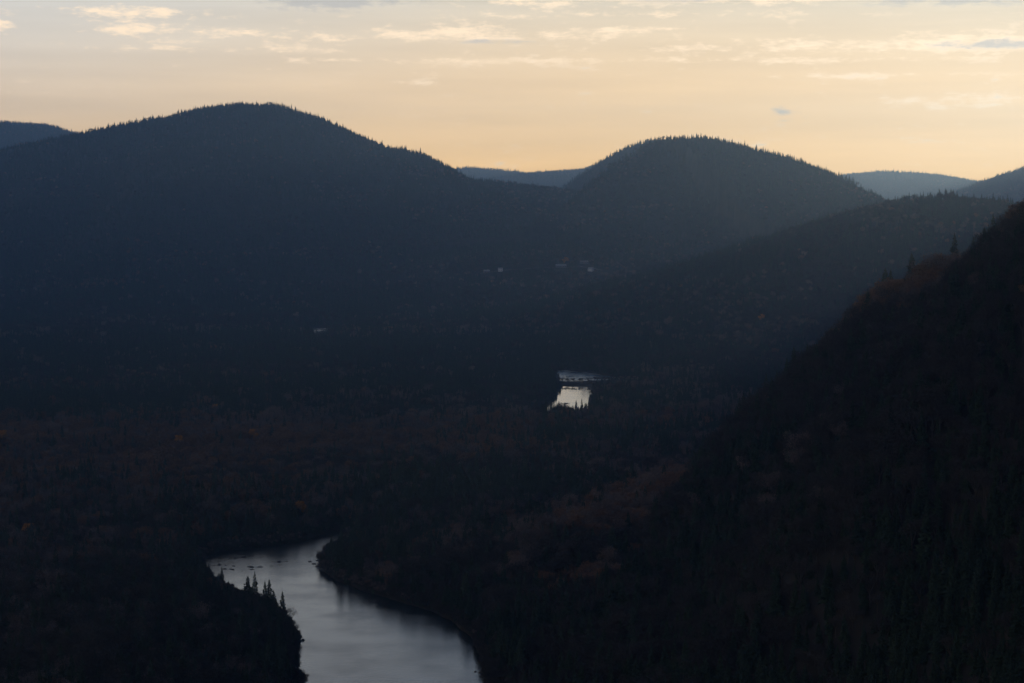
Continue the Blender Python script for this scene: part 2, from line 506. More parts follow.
def place_tree(key, var, x, y, z, s, rot, label, group=None, cat=None, sz=None):
    pr = KINDS[key][var]
    name = pr['name']
    root = bpy.data.objects.new(name, None); col.objects.link(root)
    root.empty_display_size = 0.5
    root.location = (x, y, z); root.rotation_euler = (0, 0, rot); root.scale = (s, s, sz or s)
    if pr['objs'] is None:
        cr = bpy.data.objects.new('crown', pr['crown']); tr = bpy.data.objects.new('trunk', pr['trunk'])
        pr['objs'] = (cr, tr)
    else:
        cr, tr = pr['objs'][0].copy(), pr['objs'][1].copy()
    for o in (cr, tr):
        col.objects.link(o); o.parent = root
    tag(root, label, cat or {'spruce': 'spruce', 'orange': 'aspen', 'bare': 'bare tree'}.get(key, 'broadleaf tree'), group)
    return root

# ------------------------------------------------------------------ trees known by sight
special = []   # (x, y, clear radius)
counts = {'spruce': 0, 'broad': 0}

def sight_tree(key, var, px, py_base, py_top, label, group=None, d0=600, wide=1.0, d=None):
    """a tree whose foot projects at (px, py_base) on the ground and whose tip is seen at py_top"""
    if d is None:
        p = hit(px, py_base, d0)
    else:
        x, y, _ = at(px, py_base, d); p = (x, y, hz(x, y))
    x, y, z = p
    r = ray(px, py_top); top = H + r[2] * y / r[1]
    hh = {'spruce': [15.5, 14, 17, 13], 'grey': [12.5, 11, 13.5], 'russet': [12, 11], 'orange': [12], 'bare': [11.5]}[key][var]
    s = (top - z) / hh
    root = place_tree(key, var, x, y, z, s * wide * (1.3 if key == 'spruce' else 1.0), random.uniform(0, 6.28), label, group, sz=s)
    special.append((x, y, 2.2, 34.0 if key == 'orange' else 0.0))
    counts['spruce' if key == 'spruce' else 'broad'] += 1
    return root

LB = 'spruces standing against the river at the left bend'
sight_tree('spruce', 3, 222, 590, 567, 'thin sparse spruce at the far left end of the river bend, against the rapids', LB, wide=.75)
sight_tree('spruce', 1, 247.5, 606, 576, 'blunt full spruce on the left bank, just left of the tallest pointed one', LB)
sight_tree('spruce', 2, 254.5, 609, 571.5, 'tallest pointed spruce on the left bank, its tip highest against the pale river', LB, wide=.9)
sight_tree('spruce', 0, 265.5, 612, 581, 'slightly shorter spruce of the close pair right of the tallest one on the left bank', LB, wide=.8)
sight_tree('spruce', 0, 269, 614, 579, 'taller spruce of the close pair right of the tallest one on the left bank', LB, wide=.85)
sight_tree('spruce', 3, 274, 618, 590, 'short dark spruce between the close pair and the last slim spruce of the left bank', LB)
sight_tree('spruce', 0, 283, 624, 591, 'last slim spruce at the right end of the left bank row, beside a bare tree', LB, wide=.8)
sight_tree('bare', 0, 291, 628, 606, 'bare rounded tree leaning out over the river right of the last slim spruce')
sight_tree('spruce', 3, 296, 668, 651, 'ragged small spruce at the water edge below the rocky outcrop on the left bank', wide=1.0)
sight_tree('bare', 0, 320, 566, 549, 'pale leafless tree on the gravel point where the river bends')
SR = 'spruces standing up from the crest of the right slope'
sight_tree('spruce', 2, 955, 266, 233.5, 'tallest lone spruce on the crest of the right slope', SR, d=1172)
sight_tree('spruce', 0, 912, 283, 252.5, 'second spruce on the crest of the right slope, downhill from the tallest lone one', SR, d=1200)
sight_tree('spruce', 1, 885, 298, 268.5, 'left spruce of the close pair at the shoulder of the right slope', SR, d=1228)
sight_tree('spruce', 3, 890, 296, 269.5, 'right spruce of the close pair at the shoulder of the right slope', SR, d=1225, wide=.8)
sight_tree('spruce', 0, 832, 352, 327, 'spruce half way down the crest of the right slope, below the close pair', SR, d=1300)
sight_tree('spruce', 3, 791, 401, 377, 'lowest spruce breaking the outline of the right slope', SR, d=1350)
sight_tree('spruce', 1, 173, 486, 474, 'single tall spruce among brown trees on the left plain, above the river bend', wide=.9)
OR = 'small orange aspens scattered through the dark forest'
sight_tree('orange', 0, 216, 419, 404, 'lone orange aspen in the dark conifers, the farthest one of the left plain', OR)
sight_tree('orange', 0, 253, 449, 429, 'largest dull orange aspen at the edge of the brown stand above the river bend', OR)
sight_tree('orange', 0, 179, 452, 435, 'bright orange aspen in the brown stand, left of the largest dull orange one', OR)
sight_tree('orange', 0, 29, 545, 523, 'lone orange aspen in the shaded forest near the left edge, lowest of all', OR)
sight_tree('orange', 0, 3, 449, 430, 'orange aspen cut by the left edge of the picture', OR)
sight_tree('orange', 0, 300, 522, 501, 'small dim orange aspen on the bank above the upper river channel', OR)
sight_tree('orange', 0, 566, 268, 257, 'reddish aspen on the far hillside behind the long pale house', OR)
sight_tree('orange', 0, 762, 325, 314, 'yellowish aspen at the foot of the low ridge on the right', OR)

# ------------------------------------------------------------------ houses
def box(mb, x0, x1, y0, y1, z0, z1):
    v = [(x0, y0, z0), (x1, y0, z0), (x1, y1, z0), (x0, y1, z0), (x0, y0, z1), (x1, y0, z1), (x1, y1, z1), (x0, y1, z1)]
    i = len(mb.v); mb.v += v
    for f in ((0, 3, 2, 1), (4, 5, 6, 7), (0, 1, 5, 4), (1, 2, 6, 5), (2, 3, 7, 6), (3, 0, 4, 7)): mb.f.append(tuple(i + k for k in f))

M_white = flat_mat('white_clapboard', (0.42, 0.42, 0.42)); M_greyw = flat_mat('grey_clapboard', (0.13, 0.13, 0.14))
M_tin = flat_mat('tin_roof', (0.2, 0.21, 0.23), 0.6); M_darkroof = flat_mat('dark_roof', (0.16, 0.15, 0.15)); M_glass = flat_mat('window_glass', (0.03, 0.035, 0.04), 0.2)
M_door = flat_mat('door_paint', (0.2, 0.1, 0.06))
houses = []
def child(mb, name, mat, parent):
    o = bpy.data.objects.new(name, mb.mesh(name, mat)); col.objects.link(o); o.parent = parent; return o

def house(px, py, w, d, h, rh, rot, wm, rm, label):
    p = hit(px, py, 3500)
    x, y, z = p
    root = bpy.data.objects.new('house', None); col.objects.link(root)
    root.location = (x, y, z); root.rotation_euler = (0, 0, rot)
    tag(root, label, 'house', 'houses on the far hillside')
    mb = MB(); box(mb, -w/2, w/2, -d/2, d/2, -3, h)
    i = len(mb.v)
    for sx in (-w/2, w/2):
        mb.v += [(sx, -d/2, h), (sx, d/2, h), (sx, 0, h + rh)]
    mb.f.append((i, i+2, i+1)); mb.f.append((i+3, i+4, i+5))
    child(mb, 'wall', wm, root)
    mb = MB(); e = .5; th = .2
    for s in (-1, 1):
        a = (-w/2 - e, s * (d/2 + e), h - e * rh / (d/2)); b = (w/2 + e, s * (d/2 + e), h - e * rh / (d/2))
        c = (w/2 + e, 0, h + rh + .03); dd = (-w/2 - e, 0, h + rh + .03)
        up = lambda q: (q[0], q[1], q[2] + th)
        i = len(mb.v); mb.v += [a, b, c, dd, up(a), up(b), up(c), up(dd)]
        for f in ((0, 1, 2, 3), (7, 6, 5, 4), (0, 4, 5, 1), (1, 5, 6, 2), (3, 7, 4, 0)): mb.f.append(tuple(i + k for k in f))
    rf = child(mb, 'roof', rm, root)
    mb = MB(); box(mb, w*.2, w*.2 + .7, .3, 1.0, h + rh * .3, h + rh + .9); child(mb, 'chimney', M_darkroof, rf)
    n = max(2, int(w / 3.2))
    for k in range(n):
        cx = -w/2 + w * (k + .5) / n
        mb = MB()
        if k == n // 2: box(mb, cx - .5, cx + .5, -d/2 - .06, -d/2 + .03, 0.1, 2.2); child(mb, 'door', M_door, root)
        else: box(mb, cx - .6, cx + .6, -d/2 - .05, -d/2 + .03, 1.0, 2.3); child(mb, 'window', M_glass, root)
    houses.append((x, y, max(w, d)))
    return root

house(486.5, 273, 11, 8, 3.2, 2.6, .3, M_greyw, M_tin, 'leftmost house on the far hillside, small with a dull grey tin roof')
house(500.5, 271.5, 8, 7, 4.5, 2.2, -.2, M_white, M_tin, 'brightest white little house on the far hillside, second from the left')
house(561, 267.5, 20, 9, 3.4, 2.8, .15, M_greyw, M_tin, 'longest low house on the far hillside, under the reddish aspen')
house(584, 263.5, 16, 8, 3.2, 2.4, .1, M_greyw, M_darkroof, 'upper right house on the far hillside with a darker roof')
house(591, 271, 10, 8, 3.8, 2.8, -.5, M_white, M_tin, 'rightmost white house on the far hillside, set at an angle')

# ------------------------------------------------------------------ the lane that serves the houses
lane = []
for px, py in [(480, 274), (492, 272.5), (505, 271), (520, 270), (535, 268.6), (550, 268.2), (566, 268.2), (580, 267), (592, 268.5), (604, 271.5)]:
    lane.append(hit(px, py, 3500)[:2])
mb = MB(); prev = None
lane_pts = []
for (a, b) in zip(lane, lane[1:]):
    n = 14
    for k in range(n):
        t = k / n
        lane_pts.append((a[0] + (b[0] - a[0]) * t, a[1] + (b[1] - a[1]) * t))
for i, (lx, ly) in enumerate(lane_pts[:-1]):
    nx_, ny_ = lane_pts[i + 1][0] - lx, lane_pts[i + 1][1] - ly
    q = math.hypot(nx_, ny_); nx_, ny_ = -ny_ / q * 3, nx_ / q * 3
    A = (lx + nx_, ly + ny_); B = (lx - nx_, ly - ny_)
    zz = max(hz(*A), hz(*B), hz(lx, ly)) + .6
    mb.v += [(A[0], A[1], zz), (B[0], B[1], zz)]
    if i: q = len(mb.v); mb.f.append((q - 4, q - 3, q - 1, q - 2))
road = bpy.data.objects.new('road', mb.mesh('road', M_gravel)); col.objects.link(road)
tag(road, 'gravel lane running past the houses on the far hillside', kind='structure')

# ------------------------------------------------------------------ rocks
def rock_mesh(name, sx, sy, sz, seed, mat):
    import bmesh
    bm = bmesh.new(); bmesh.ops.create_icosphere(bm, subdivisions=3, radius=1)
    for v in bm.verts:
        c = v.co
        n = math.sin(c.x * 3.1 + seed) * math.cos(c.y * 2.7 - seed) * .16 + math.sin(c.z * 5 + seed * 2 + c.x * 4) * .08
        c *= (1 + n); c.x *= sx; c.y *= sy; c.z *= sz
        if c.z > sz * .7: c.z = sz * .7 + (c.z - sz * .7) * .4
    me = bpy.data.meshes.new(name); bm.to_mesh(me); bm.free(); me.materials.append(mat)
    return me

def boulder(px, py, sx, sy, sz, seed, label, name='boulder', mat=None):
    x, y = ground0(px, py)
    o = bpy.data.objects.new(name, rock_mesh(name, sx, sy, sz, seed, mat or M_rock)); col.objects.link(o)
    o.location = (x, y, max(0, 0) - sz * .15); o.rotation_euler = (0, 0, seed)
    tag(o, label, 'boulder', 'boulders in the river')
    return o
boulder(482.2, 672.5, 1.9, 1.1, .8, 0.1, 'largest dark boulder in the river by the right bank at the bottom')
boulder(482.6, 676.6, 1.6, 1.0, .7, 3.2, 'second dark boulder, just below the largest one by the right bank')
boulder(475.2, 671.8, .7, .6, .5, 5.0, 'smallest dark boulder, left of the largest one by the right bank')
boulder(487, 679.6, .6, .6, .5, 6.1, 'little boulder touching the right bank below the two large ones')
boulder(303.2, 640.3, .9, .8, 1.2, 2.0, 'dark upright boulder just off the outcrop on the left bank')
boulder(299.5, 641.3, 2.2, 1.6, .8, 1.3, 'low flat boulder joining the outcrop of the left bank')
boulder(565.5, 403.6, 3.0, 2.2, .9, 0.6, 'lone dark boulder in the middle of the far pool')
boulder(557, 407.3, 3.6, 2.2, .8, 1.7, 'flat dark boulder at the left side of the far pool')
k = 0
for (px, py, s) in [(314, 564, 1.6), (318, 566.5, 2.4), (321.5, 569.5, 2.2), (310, 561.5, 1.2), (317, 560.5, 1.3)]:
    boulder(px, py, s, s * .7, .7, 1.1 * k, ['boulder lying out from the gravel point at the river bend', 'broad boulder at the tip of the gravel point at the river bend',
            'boulder tucked under the trees at the gravel point', 'outermost small boulder off the gravel point', 'small boulder at the foot of the leafless tree on the point'][k]); k += 1
# rapids: low ledges breaking the upper channel
led = 0
for (px, py, L, lab) in [(226, 565.5, 9, 'left ledge of dark stones across the rapids at the river bend'),
                         (238, 569.5, 12, 'lower ledge of dark stones in the rapids, nearest to the spruces'),
                         (262, 566.5, 13, 'middle ledge of dark stones in the rapids'),
                         (285, 561.5, 10, 'right ledge of dark stones in the rapids, nearest to the gravel point'),
                         (247, 557.5, 12, 'upper ledge of dark stones near the far shore of the rapids')]:
    x, y = ground0(px, py)
    mb = MB(); R = random.Random(900 + led)
    nx, ny = 44, 7
    for i in range(nx):
        for j in range(ny):
            u, v = i / (nx - 1) * 2 - 1, j / (ny - 1) * 2 - 1
            bump = 1.3 * math.sin(i * .42 + led * 1.7) * math.sin(i * .23 + j * .5 + led * 2) + R.uniform(-.25, .35)
            mb.v.append((u * L, v * 1.7 + math.sin(i * .15 + led) * 2.2 + R.uniform(-.15, .15), -.5 + (1 - u ** 4) * (1 - v * v) * (.55 + .5 * bump)))
    for i in range(nx - 1):
        for j in range(ny - 1):
            q = i * ny + j; mb.f.append((q, q + ny, q + ny + 1, q + 1))
    o = bpy.data.objects.new('rock_ledge', mb.mesh('rock_ledge', M_rock)); col.objects.link(o)
    o.location = (x, y, 0); o.rotation_euler = (0, 0, R.uniform(-.15, .25))
    tag(o, lab, 'rock ledge', 'stone ledges across the rapids'); led += 1

# ------------------------------------------------------------------ the forest
shore = []
def scatter():
    rows = []
    a0, a1 = math.radians(-13.7), math.radians(13.7)
    r = 640.0
    while r < 13500:
        sp = 4.9 if r < 1600 else (4.9 + (r - 1600) * 0.0016 if r < 4000 else 8.7 + (r - 4000) * 0.0007)
        n = int((a1 - a0) * r / sp)
        th = a0 + (np.arange(n) + rng.random(n)) / n * (a1 - a0)
        rr = r + (rng.random(n) - .5) * sp * .95
        rows.append(np.stack([np.sin(th) * rr, np.cos(th) * rr, np.full(n, sp)], -1))
        r += sp
    # willow and alder scrub crowding the shores of the near reach
    n = 52000
    yy = rng.uniform(960, 1420, n); xx = rng.uniform(-220, 40, n)
    s_ = river_sdf(xx, yy)
    m = (s_ > 0.0) & (s_ < 15) & (rng.random(n) < 1.3 - s_ / 16)
    shore.append(m.sum())
    rows.append(np.stack([xx[m], yy[m], np.full(m.sum(), 2.0)], -1))
    return np.concatenate(rows)

PT = scatter()
x, y = PT[:, 0], PT[:, 1]
sd = river_sdf(x, y)
z = height(x, y, sd)
# what the eye can reach: keep trees whose tips clear the canopy in front of them (with a generous margin)
canopy = GZ + np.where(GS > 6, 5.0, 0)
ang = (canopy - H) / RG
run = np.maximum.accumulate(ang, axis=1)
ti = np.clip(np.searchsorted(TH, np.arctan2(x, y)), 1, len(TH) - 1)
dist = np.hypot(x, y)
ri = np.clip(np.searchsorted(RR, dist) - 3, 0, len(RR) - 1)
vis = ((z + 19 - H) / dist) > run[ti, ri] - 0.0012
ok = ((sd > 1.2) | ((PT[:, 2] == 2.0) & (sd > -.3))) & vis
# the low spit between the two far pools carries only scrub
fx, fy = np.array([ground0(*p) for p in [(556, 380.5), (640, 379), (640, 392), (597, 393), (594, 387), (560, 387)]]).T
spit = sdf_poly(np.stack([fx, fy], -1), x, y) < 4
hh = vnoise(x / 33, y / 33, 3)
patch = fbm(x, y, 320, 4, 71)
patch2 = fbm(x, y, 110, 3, 72)
ppx, ppy = project(x, y, z)
# stands: conifers on the far flats, mixed brown woods nearer, brown shoulder on the right
con = 0.45 + 0.9 * patch + 0.55 * patch2
con += 0.25 * sstep(2050, 2300, y) + 0.12 * sstep(100, -200, x) * sstep(2050, 2300, y)
con -= 0.55 * np.exp(-((y - 1860) / 200) ** 2) * (x < 20)
right = sstep(-20, 60, x - (y - 1000) * 0.08) * (y < 1750)
con -= 0.22 * right
con += 0.45 * sstep(220, 330, z) * (y > 3000)
con -= 0.35 * (x < -60) * sstep(1290, 1190, y)
con += 0.45 * np.exp(-((sd - 12) / 14) ** 2) * (x < -80) * (y < 1400)
is_con = rng.random(len(x)) < np.clip(con, 0.06, 0.93)
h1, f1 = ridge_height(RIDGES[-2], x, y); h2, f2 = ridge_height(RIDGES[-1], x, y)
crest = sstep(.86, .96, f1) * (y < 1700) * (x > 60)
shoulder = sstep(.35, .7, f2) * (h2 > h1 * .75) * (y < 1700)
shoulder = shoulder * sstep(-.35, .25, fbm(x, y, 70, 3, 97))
deep = (h1 > 8) * (1 - crest) * (1 - shoulder) * (y < 1700)  # right slope off its crest and shoulder, shade put into darker crowns
con = np.where(is_con, con, con)
is_con &= ~(rng.random(len(x)) < .6 * np.maximum(shoulder, crest))
is_con |= (rng.random(len(x)) < .4 * deep)
rus = np.clip(0.22 + 0.8 * fbm(x, y, 180, 3, 81) + 0.35 * np.exp(-((y - 1800) / 260) ** 2) * (x < 50) + 0.12 * shoulder + 0.5 * crest - 0.3 * deep - 0.3 * sstep(2100, 2600, y), 0.02, .9)
is_rus = (~is_con) & (PT[:, 2] != 2.0) & (rng.random(len(x)) < rus)
scale = np.where(is_con, rng.normal(0.86, 0.2, len(x)), rng.normal(0.92, 0.14, len(x))) * (0.85 + 0.3 * hh)
scale *= 0.78 + 0.5 * vnoise(x / 24, y / 24, 8)
scale *= 1 - .14 * sstep(3500, 5000, y)
scale = np.clip(scale, .42, 1.4)
z = z - sstep(2800, 4500, y) * np.where(is_con, 2.6, 4.4)
scale *= np.where(sd < 4, .45, np.where(sd < 8, .8, 1))
scrub = PT[:, 2] == 2.0
scale = np.where(scrub, rng.uniform(.2, .42, len(x)), scale)
is_con &= ~(scrub & (rng.random(len(x)) < .85))
scale[spit] = 0.3
row_ = (ppx > 205) & (ppx < 300) & (ppy > 578) & (ppy < 650) & (y < 1400)
scale = np.where(row_, np.minimum(scale, 0.72), scale)
is_con[spit] = False
far_gap = np.exp(-((y - 2200) / 40) ** 2)
for (sx, sy, rad, fr_) in special:
    ok &= ((x - sx) ** 2 + (y - sy) ** 2) > rad * rad
    if fr_: ok &= ~((np.abs(x - sx * y / sy) < 5) & (y < sy + 2) & (y > sy - fr_))
# keep the view down to the sighted shoreline trees open: nothing taller in front of them
for (sx, sy, w) in houses:
    dx = x - sx * y / sy
    front = (np.abs(dx) < w * .55 + 3) & (y < sy + w * .6) & (y > sy - 75)
    ok &= ~front
lp = np.array(lane_pts)
cand_ = np.nonzero((y > 3500) & (ppx > 470) & (ppx < 615) & (ppy > 255) & (ppy < 295))[0]
for i in cand_:
    dd = lp - np.array([x[i], y[i]])
    j = np.argmin(np.abs(dd[:, 0]))
    if -5 < dd[j, 1] < 22 or (dd ** 2).sum(1).min() < 36: ok[i] = False
# far open ground: a little meadow below the houses
ppm = ((ppx - 509) / 4.5) ** 2 + ((ppy - 284) / 5.0) ** 2 < 1
ok &= ~(ppm & (y > 3000))
# pond and far pool: the trees in front must stay low enough to show the water
ok &= ~((np.abs(ppx - 321) < 6.5) & (ppy > 326) & (ppy < 338.5) & (y > 3000))
PX, PY, PZ = x[ok], y[ok], z[ok]
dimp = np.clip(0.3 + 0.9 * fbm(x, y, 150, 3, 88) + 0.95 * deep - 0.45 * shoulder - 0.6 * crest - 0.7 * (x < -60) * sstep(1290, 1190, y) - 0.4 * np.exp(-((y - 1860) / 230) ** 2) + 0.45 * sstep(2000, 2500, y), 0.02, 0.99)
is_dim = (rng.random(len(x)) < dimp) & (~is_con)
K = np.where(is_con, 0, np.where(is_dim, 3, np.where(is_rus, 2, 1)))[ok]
S = scale[ok]; D = dist[ok]; SD = sd[ok]
QX, QY = ppx[ok], ppy[ok]
V = rng.random(len(PX)); ROT = rng.random(len(PX)) * 6.283
# a few more orange ones
print('TREES', len(PX), 'con', (K == 0).sum())

# ---- the ones that show largest stand as trees of their own
def where_label(px, py, d, x, y, kind):
    adj = {'spruce': 'dark spruce', 'grey': 'bare grey-brown tree', 'russet': 'russet-leaved tree', 'dim': 'dark leafless tree'}[kind]
    if px < 320:
        if py > 650: row = 'at the bottom of the left bank forest'
        elif py > 600: row = 'on the left bank below the bend'
        else: row = 'in the woods left of the bend'
        if px < 75: c = ', near the left edge'
        elif px < 150: c = ', off the left edge'
        elif px < 225: c = ', halfway to the river'
        else: c = ', near the water'
    else:
        if py > 640: row = 'at the bottom of the right slope'
        elif py > 560: row = 'low on the right slope'
        else: row = 'high on the right slope'
        if px < 600: c = ', near the right bank'
        elif px < 740: c = ', on the brown lower shoulder'
        elif px < 880: c = ', in its dark middle'
        else: c = ', near the right edge'
    return adj + ' ' + row + c

inframe = (QX > 3) & (QX < 1021) & (QY - 14 / D * F * S < 683) & (QY > 230)
size = S / D
taken = np.zeros(len(PX), bool)
# line-of-sight check: hidden ones (behind the ground) are not picked
for fam in (0, 1):
    m = inframe & ((K == 0) if fam == 0 else (K > 0))
    cand = np.nonzero(m)[0]
    cand = cand[np.argsort(-size[cand])]
    need = 300 - counts['spruce' if fam == 0 else 'broad']
    tii = np.clip(np.searchsorted(TH, np.arctan2(PX[cand], PY[cand])), 1, len(TH) - 1)
    rii = np.clip(np.searchsorted(RR, D[cand]) - 3, 0, len(RR) - 1)
    can2 = (GZ + np.where(GS > 6, 9.0, 0) - H) / RG
    run2 = np.maximum.accumulate(can2, axis=1)
    seen = ((PZ[cand] + 12 * S[cand] - H) / D[cand]) > run2[tii, rii]
    cand = cand[seen][:need]
    taken[cand] = True
    for i in cand:
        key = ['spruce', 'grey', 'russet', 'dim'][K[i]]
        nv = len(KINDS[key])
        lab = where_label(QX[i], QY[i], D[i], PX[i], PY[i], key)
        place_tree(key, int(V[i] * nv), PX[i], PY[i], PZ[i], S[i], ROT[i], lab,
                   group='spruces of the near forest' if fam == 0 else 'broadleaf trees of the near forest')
rest = ~taken

# make sure each shape of tree exists somewhere as an object
for key, L in KINDS.items():
    for vi, pr in enumerate(L):
        if pr['objs'] is None:
            cand = np.nonzero(rest & inframe & (K == ['spruce', 'grey', 'russet', 'dim'].index(key)))[0]
            i = cand[np.argmin(D[cand])]
            rest[i] = False
            place_tree(key, vi, PX[i], PY[i], PZ[i], S[i], ROT[i], where_label(QX[i], QY[i], D[i], PX[i], PY[i], key))

# ---- the uncountable rest: one object that repeats those same trees
def forest(name, label, sel):
    me = bpy.data.meshes.new(name)
    P = np.stack([PX[sel], PY[sel], PZ[sel]], -1)
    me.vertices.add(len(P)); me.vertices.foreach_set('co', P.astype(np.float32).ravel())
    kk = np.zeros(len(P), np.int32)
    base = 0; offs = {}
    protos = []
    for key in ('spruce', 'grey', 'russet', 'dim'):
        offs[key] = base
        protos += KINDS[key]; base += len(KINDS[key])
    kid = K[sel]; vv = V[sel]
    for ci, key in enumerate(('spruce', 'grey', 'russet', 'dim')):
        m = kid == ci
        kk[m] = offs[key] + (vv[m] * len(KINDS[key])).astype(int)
    a = me.attributes.new('kind', 'INT', 'POINT'); a.data.foreach_set('value', kk)
    a = me.attributes.new('size', 'FLOAT', 'POINT'); a.data.foreach_set('value', S[sel].astype(np.float32))
    a = me.attributes.new('turn', 'FLOAT', 'POINT'); a.data.foreach_set('value', ROT[sel].astype(np.float32))
    me.update()
    o = bpy.data.objects.new(name, me); col.objects.link(o)
    tag(o, label, kind='stuff')
    ng = bpy.data.node_groups.new(name, 'GeometryNodeTree')
    ng.interface.new_socket('Geometry', in_out='INPUT', socket_type='NodeSocketGeometry')
    ng.interface.new_socket('Geometry', in_out='OUTPUT', socket_type='NodeSocketGeometry')
    N = ng.nodes; L = ng.links
    gi = N.new('NodeGroupInput'); go = N.new('NodeGroupOutput')
    jn = N.new('GeometryNodeJoinGeometry')
    def attr(nm, t):
        q = N.new('GeometryNodeInputNamedAttribute'); q.data_type = t; q.inputs['Name'].default_value = nm; return q.outputs[0]
    kA, sA, tA = attr('kind', 'INT'), attr('size', 'FLOAT'), attr('turn', 'FLOAT')
    cx = N.new('ShaderNodeCombineXYZ'); L.new(tA, cx.inputs[2])
    for i, pr in enumerate(protos):
        j2 = N.new('GeometryNodeJoinGeometry')
        for ob in pr['objs']:
            oi = N.new('GeometryNodeObjectInfo'); oi.transform_space = 'ORIGINAL'; oi.inputs['Object'].default_value = ob
            L.new(oi.outputs['Geometry'], j2.inputs[0])
        cmp_ = N.new('FunctionNodeCompare'); cmp_.data_type = 'INT'; cmp_.operation = 'EQUAL'
        L.new(kA, cmp_.inputs[2]); cmp_.inputs[3].default_value = i
        ip = N.new('GeometryNodeInstanceOnPoints')
        L.new(gi.outputs[0], ip.inputs['Points']); L.new(cmp_.outputs[0], ip.inputs['Selection'])
        L.new(j2.outputs[0], ip.inputs['Instance']); L.new(cx.outputs[0], ip.inputs['Rotation']); L.new(sA, ip.inputs['Scale'])
        L.new(ip.outputs[0], jn.inputs[0])
    L.new(jn.outputs[0], go.inputs[0])
    md = o.modifiers.new('forest', 'NODES'); md.node_group = ng
    return o
forest('forest', 'dark mixed forest of spruce and bare broadleaf trees covering valley and hills', rest)

# ------------------------------------------------------------------ haze
import bmesh
zmax = float(GZ.max()) + 60
bm = bmesh.new(); bmesh.ops.create_cube(bm, size=1)
X0, X1, Y0, Y1, Z0, Z1 = -13500, 14500, -300, 15900, float(GZ.min()) - 1.5, max(zmax, H + 40)
for v in bm.verts:
    v.co = ((X0 if v.co.x < 0 else X1), (Y0 if v.co.y < 0 else Y1), (Z0 if v.co.z < 0 else Z1))
me = bpy.data.meshes.new('haze'); bm.to_mesh(me); bm.free()
hz_o = bpy.data.objects.new('haze', me); col.objects.link(hz_o)
tag(hz_o, 'thin blue evening haze filling the valley', kind='stuff')
m = bpy.data.materials.new('haze'); m.use_nodes = True; nt = m.node_tree
for n in list(nt.nodes): nt.nodes.remove(n)
out = nt.nodes.new('ShaderNodeOutputMaterial'); pv = nt.nodes.new('ShaderNodeVolumePrincipled')
pv.inputs['Color'].default_value = (0.185, 0.45, 1.0, 1)
pv.inputs['Density'].default_value = 4.7e-5
pv.inputs['Anisotropy'].default_value = 0.75
nt.links.new(pv.outputs[0], out.inputs['Volume'])
me.materials.append(m)

# ------------------------------------------------------------------ sky
SUN_EL, SUN_AZ = math.radians(2.4), math.radians(18.0)
w = bpy.data.worlds.new('World'); sc.world = w; w.use_nodes = True
nt = w.node_tree; N = nt.nodes; L = nt.links
bg = N['Background']; bg.inputs[1].default_value = 0.06
sky = N.new('ShaderNodeTexSky'); sky.sky_type = 'NISHITA'; sky.sun_disc = False
sky.sun_elevation = SUN_EL; sky.sun_rotation = SUN_AZ; sky.altitude = 300
sky.air_density = 1.0; sky.dust_density = 1.0; sky.ozone_density = 4.0
tc = N.new('ShaderNodeTexCoord'); sep = N.new('ShaderNodeSeparateXYZ'); L.new(tc.outputs['Generated'], sep.inputs[0])
def mth(op, a, b=None, c=None):
    n = N.new('ShaderNodeMath'); n.operation = op
    for i, v in enumerate((a, b, c)):
        if v is None: continue
        if isinstance(v, (int, float)): n.inputs[i].default_value = v
        else: L.new(v, n.inputs[i])
    return n.outputs[0]
az = mth('ARCTAN2', sep.outputs['X'], sep.outputs['Y'])
el = mth('ARCSINE', sep.outputs['Z'])
def stretch(ka, ke, detail, seed, rough=.55):
    cx = N.new('ShaderNodeCombineXYZ'); L.new(mth('MULTIPLY', az, ka), cx.inputs[0]); L.new(mth('MULTIPLY', el, ke), cx.inputs[1]); cx.inputs[2].default_value = seed
    n = N.new('ShaderNodeTexNoise'); n.inputs['Scale'].default_value = 1; n.inputs['Detail'].default_value = detail; n.inputs['Roughness'].default_value = rough
    L.new(cx.outputs[0], n.inputs['Vector']); return n.outputs['Fac']
def mixc(f, a, b):
    n = N.new('ShaderNodeMix'); n.data_type = 'RGBA'
    if isinstance(f, (int, float)): n.inputs[0].default_value = f
    else: L.new(f, n.inputs[0])
    for i, v in ((6, a), (7, b)):
        if isinstance(v, tuple): n.inputs[i].default_value = (*v, 1)
        else: L.new(v, n.inputs[i])
    return n.outputs[2]
# colours are divided by the background strength further down
SKYK = 1 / 0.06
def sc3(c): return tuple(v * SKYK for v in c)
# a thin high veil, warm near the horizon and greyer above
ramp = N.new('ShaderNodeValToRGB'); L.new(mth('MULTIPLY_ADD', el, 4.0, 0.0), ramp.inputs[0])
cr = ramp.color_ramp
VE = [(0.0, (1.02, 0.60, 0.16)), (0.06, (1.02, 0.61, 0.20)), (0.2, (0.92, 0.62, 0.30)), (0.36, (0.62, 0.55, 0.42)), (0.7, (0.26, 0.32, 0.38)), (1.0, (0.06, 0.11, 0.2))]
cr.elements[0].position, cr.elements[0].color = VE[0][0], (*VE[0][1], 1)
cr.elements[1].position, cr.elements[1].color = VE[-1][0], (*VE[-1][1], 1)
for p, c in VE[1:-1]:
    e = cr.elements.new(p); e.color = (*c, 1)
vs = N.new('ShaderNodeVectorMath'); vs.operation = 'SCALE'; L.new(ramp.outputs[0], vs.inputs[0]); vs.inputs['Scale'].default_value = SKYK * 1.05
dotv = N.new('ShaderNodeVectorMath'); dotv.operation = 'DOT_PRODUCT'; L.new(tc.outputs['Generated'], dotv.inputs[0])
dotv.inputs[1].default_value = (math.sin(SUN_AZ) * math.cos(SUN_EL), math.cos(SUN_AZ) * math.cos(SUN_EL), math.sin(SUN_EL))
